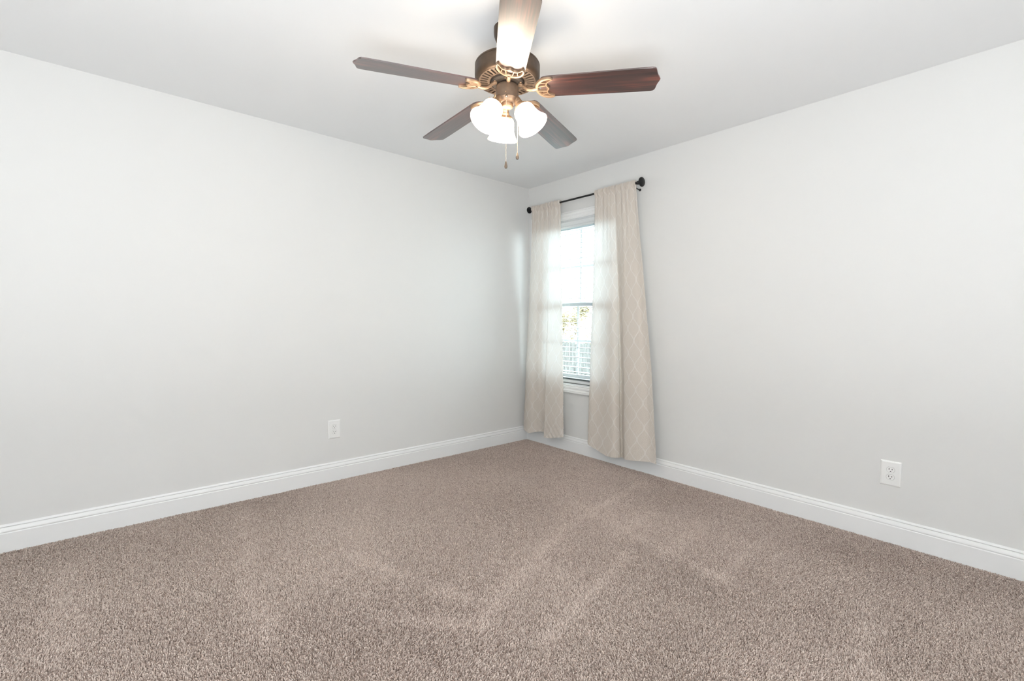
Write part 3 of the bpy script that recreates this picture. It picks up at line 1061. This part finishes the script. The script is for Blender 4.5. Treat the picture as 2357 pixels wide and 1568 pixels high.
# ------------------------------------------------------------------ carpet pile: leaning yarn tufts
def pile():
    SPC = 0.0047
    xs = np.arange(-3.95, -0.016, SPC)
    ys = np.arange(-3.75, -0.016, SPC)
    X, Y = np.meshgrid(xs, ys)
    X, Y = X.ravel(), Y.ravel()
    # keep what lies in front of the camera, with a margin for a step to the side
    vx, vy = X-CAM.x, Y-CAM.y
    dep = vx*math.cos(YAW)+vy*math.sin(YAW)
    lat = np.abs(vx*math.sin(YAW)-vy*math.cos(YAW))
    keep = (dep > 1.15) & (lat < 1.25*dep+0.45)
    X, Y = X[keep], Y[keep]
    n = len(X)
    X = X + rng.uniform(-0.5, 0.5, n)*SPC
    Y = Y + rng.uniform(-0.5, 0.5, n)*SPC
    X = np.minimum(X, -0.0155); Y = np.minimum(Y, -0.0155)

    def fbm(x, y, f, seed):
        g = np.random.default_rng(seed)
        out = np.zeros_like(x)
        for _ in range(7):
            an = g.uniform(0, 2*PI); ff = f*g.uniform(0.6, 1.7)
            out += np.sin(ff*(x*math.cos(an)+y*math.sin(an)) + g.uniform(0, 6.28))
        return out/3.2
    # vacuum-brushed nap: strokes running along x in bands across y, a few loose marks
    lean_x = 0.0013*fbm(X, Y, 5, 1)
    lean_y = 0.0013*fbm(X, Y, 5, 2)
    strokes = [((-1.02, -1.58), (-0.22, -1.47), 0.035), ((-1.08, -1.85), (-0.64, -1.81), 0.035), ((-1.08, -2.13), (-0.47, -2.11), 0.035), ((-1.04, -2.42), (-0.47, -2.39), 0.03),
               ((-2.34, -1.70), (-2.06, -1.99), 0.04), ((-2.53, -0.23), (-2.73, -1.54), 0.05), ((-0.90, -1.41), (-1.05, -2.46), 0.04), ((-2.27, -1.07), (-2.01, -1.81), 0.04),
               ((-1.30, -2.98), (-0.80, -2.92), 0.045), ((-3.29, -0.37), (-3.27, -1.15), 0.06), ((-2.05, -1.95), (-1.20, -1.60), 0.04), ((-1.95, -2.20), (-1.15, -2.00), 0.03)]
    lift = np.zeros(n)
    for (a, b_, w) in strokes:
        A = np.array(a); B = np.array(b_)
        D = B-A; L2 = D@D
        tt = np.clip(((X-A[0])*D[0]+(Y-A[1])*D[1])/L2, 0, 1)
        dist = np.hypot(X-(A[0]+tt*D[0]), Y-(A[1]+tt*D[1]))
        g = np.exp(-(dist/w)**2)*(0.75+0.25*fbm(X, Y, 18, 9))
        lean_x += 0.0038*g*math.cos(YAW); lean_y += 0.0038*g*math.sin(YAW)
        lift += g
    an = rng.uniform(0, 2*PI, n)
    mag = 0.0050*np.sqrt(rng.uniform(0.05, 1, n))
    dx = mag*np.cos(an)+lean_x
    dy = mag*np.sin(an)+lean_y
    hgt = 0.0100 + 0.0022*rng.uniform(-1, 1, n) + 0.0010*fbm(X, Y, 14, 4)
    hgt = np.where((X > -0.03) | (Y > -0.03), hgt*0.85, hgt)
    z0_ = -0.0095
    P = np.empty((n, 4, 3), np.float32)
    for q, (f, hf, rad) in enumerate(((0.0, 0.0, 0), (0.25, 0.45, 0), (0.65, 0.82, 0), (1.15, 1.0, 0))):
        P[:, q, 0] = X + dx*f
        P[:, q, 1] = Y + dy*f
        P[:, q, 2] = z0_ + hgt*hf
    P[:, :, 0] = np.minimum(P[:, :, 0], -0.0152)
    P[:, :, 1] = np.minimum(P[:, :, 1], -0.0152)
    R_ = np.empty((n, 4), np.float32)
    base = 0.00165 + 0.00035*rng.uniform(-1, 1, n)
    for q, f in enumerate((1.0, 1.1, 1.0, 0.55)):
        R_[:, q] = base*f
    yarn = np.clip(0.5 + 0.26*rng.normal(size=n) + 0.05*fbm(X, Y, 3, 6), 0, 1).astype(np.float32)
    cu = bpy.data.hair_curves.new('carpet_pile')
    cu.add_curves([4]*n)
    cu.attributes['position'].data.foreach_set('vector', P.ravel())
    ra = cu.attributes.get('radius') or cu.attributes.new('radius', 'FLOAT', 'POINT')
    ra.data.foreach_set('value', R_.ravel())
    ya = cu.attributes.new('yarn', 'FLOAT', 'CURVE')
    ya.data.foreach_set('value', yarn)
    cu.materials.append(M_YARN)
    o = bpy.data.objects.new('carpet_pile', cu)
    C.objects.link(o)
    tag(o, 'taupe cut-pile carpet with faint vacuum marks covering the floor', 'carpet', kind='stuff')
    print('tufts', n)


pile()

# ------------------------------------------------------------------ outside the window
GZ = -1.20
bm = bmesh.new(); box(bm, 0.3, 40, -20, 50, GZ-0.2, GZ)
obj('ground', bm, M_GROUND, kind='structure')
FDX = 7.5
fence = empty('privacy_fence', (FDX, 6.0, GZ), label='weathered grey picket fence in the yard beyond the window', cat='fence')
prs = random.Random(3)
for s in range(7):
    bm = bmesh.new()
    ya = -2.4 + 2.4*s
    k = 0
    while k*0.142 < 2.38:
        a_ = ya + k*0.142
        hh = 1.72 + prs.uniform(-0.02, 0.02)
        dxp = prs.uniform(-0.004, 0.004)
        prism(bm, [(a_+0.004, 0.0), (a_+0.136, 0.0), (a_+0.136, hh-0.03), (a_+0.11, hh), (a_+0.03, hh), (a_+0.004, hh-0.03)], -0.009+dxp, 0.009+dxp,
              Matrix(((0, 0, 1, 0), (1, 0, 0, -6.0), (0, 1, 0, 0), (0, 0, 0, 1))))
        k += 1
    for zz in (0.25, 0.85, 1.45):
        box(bm, 0.013, 0.055, ya-6.0, ya-6.0+2.4, zz, zz+0.09)
    obj('fence_panel', bm, M_FENCE, fence)
    bm = bmesh.new(); box(bm, 0.057, 0.15, ya-6.0-0.045, ya-6.0+0.045, -0.1, 1.65)
    obj('post', bm, M_FENCE, fence)


def tree(name, loc, height, spread, nleaf, label, seed, leaf=0.10, low=0.15):
    rs = random.Random(seed)
    root = empty(name, loc, label=label, cat='tree', group='trees behind the fence')
    bm = bmesh.new()
    tips = []

    def grow(p, dirv, L, rad, lev):
        n = 5
        pts, rd = [p], [rad]
        q = p.copy()
        dv = dirv.copy()
        for i in range(n):
            dv = (dv + Vector((rs.uniform(-1, 1), rs.uniform(-1, 1), rs.uniform(-0.3, 0.6)))*0.16).normalized()
            q = q + dv*L/n
            pts.append(q.copy()); rd.append(rad*(1-0.65*(i+1)/n))
            if lev >= 1:
                tips.append((q.copy(), lev))
        tube(bm, pts, rd, 6 if lev < 2 else 4)
        if lev < 3:
            for c in range(5 if lev == 0 else 4):
                i = rs.randint(1 if lev == 0 else 2, n)
                az = rs.uniform(0, 2*PI)
                nd = (dv*0.7 + Vector((math.cos(az), math.sin(az), 0.35))*spread).normalized()
                grow(pts[i], nd, L*rs.uniform(0.5, 0.68), rd[i]*0.62, lev+1)
    grow(Vector((0, 0, 0)), Vector((0, 0, 1)), height*0.55, height*0.016, 0)
    obj('trunk', bm, M_BARK, root, 60)
    if nleaf:
        bm = bmesh.new()
        for i in range(nleaf):
            p, lev = rs.choice(tips)
            if p.z < low*height:
                continue
            c = p + Vector((rs.gauss(0, 1), rs.gauss(0, 1), rs.gauss(0, 1)))*height*0.035
            mtx = Matrix.Translation(c) @ Matrix.Rotation(rs.uniform(0, 6.28), 4, 'Z') @ Matrix.Rotation(rs.uniform(-1.2, 1.2), 4, 'X') @ Matrix.Scale(leaf*rs.uniform(0.6, 1.3), 4)
            vs = [bm.verts.new(mtx @ Vector(q)) for q in ((-0.5, 0, 0), (-0.1, -0.28, 0.04), (0.5, 0, 0), (-0.1, 0.28, 0.04))]
            bm.faces.new(vs)
        fo = obj('foliage', bm, M_LEAF, root)
        fo['kind'] = 'stuff'
    return root


tree('tree', (10.5, 8.6, GZ), 3.1, 0.9, 9000, 'bushy yellow-leaved tree behind the fence, left of the window bar', 11, 0.08, 0.05)
tree('tree', (11.5, 11.6, GZ), 3.3, 0.9, 6000, 'bushy yellow-leaved tree behind the fence, hidden mostly by the near curtain', 12, 0.08, 0.05)
tree('tree', (10.0, 6.2, GZ), 3.0, 0.9, 9000, 'bushy yellow-leaved tree behind the fence, right of the window bar', 13, 0.08, 0.05)
tree('bare_tree', (12.5, 7.6, GZ), 6.0, 0.7, 500, 'tall thin bare-branched tree rising behind the yellow bushes', 14, 0.09)
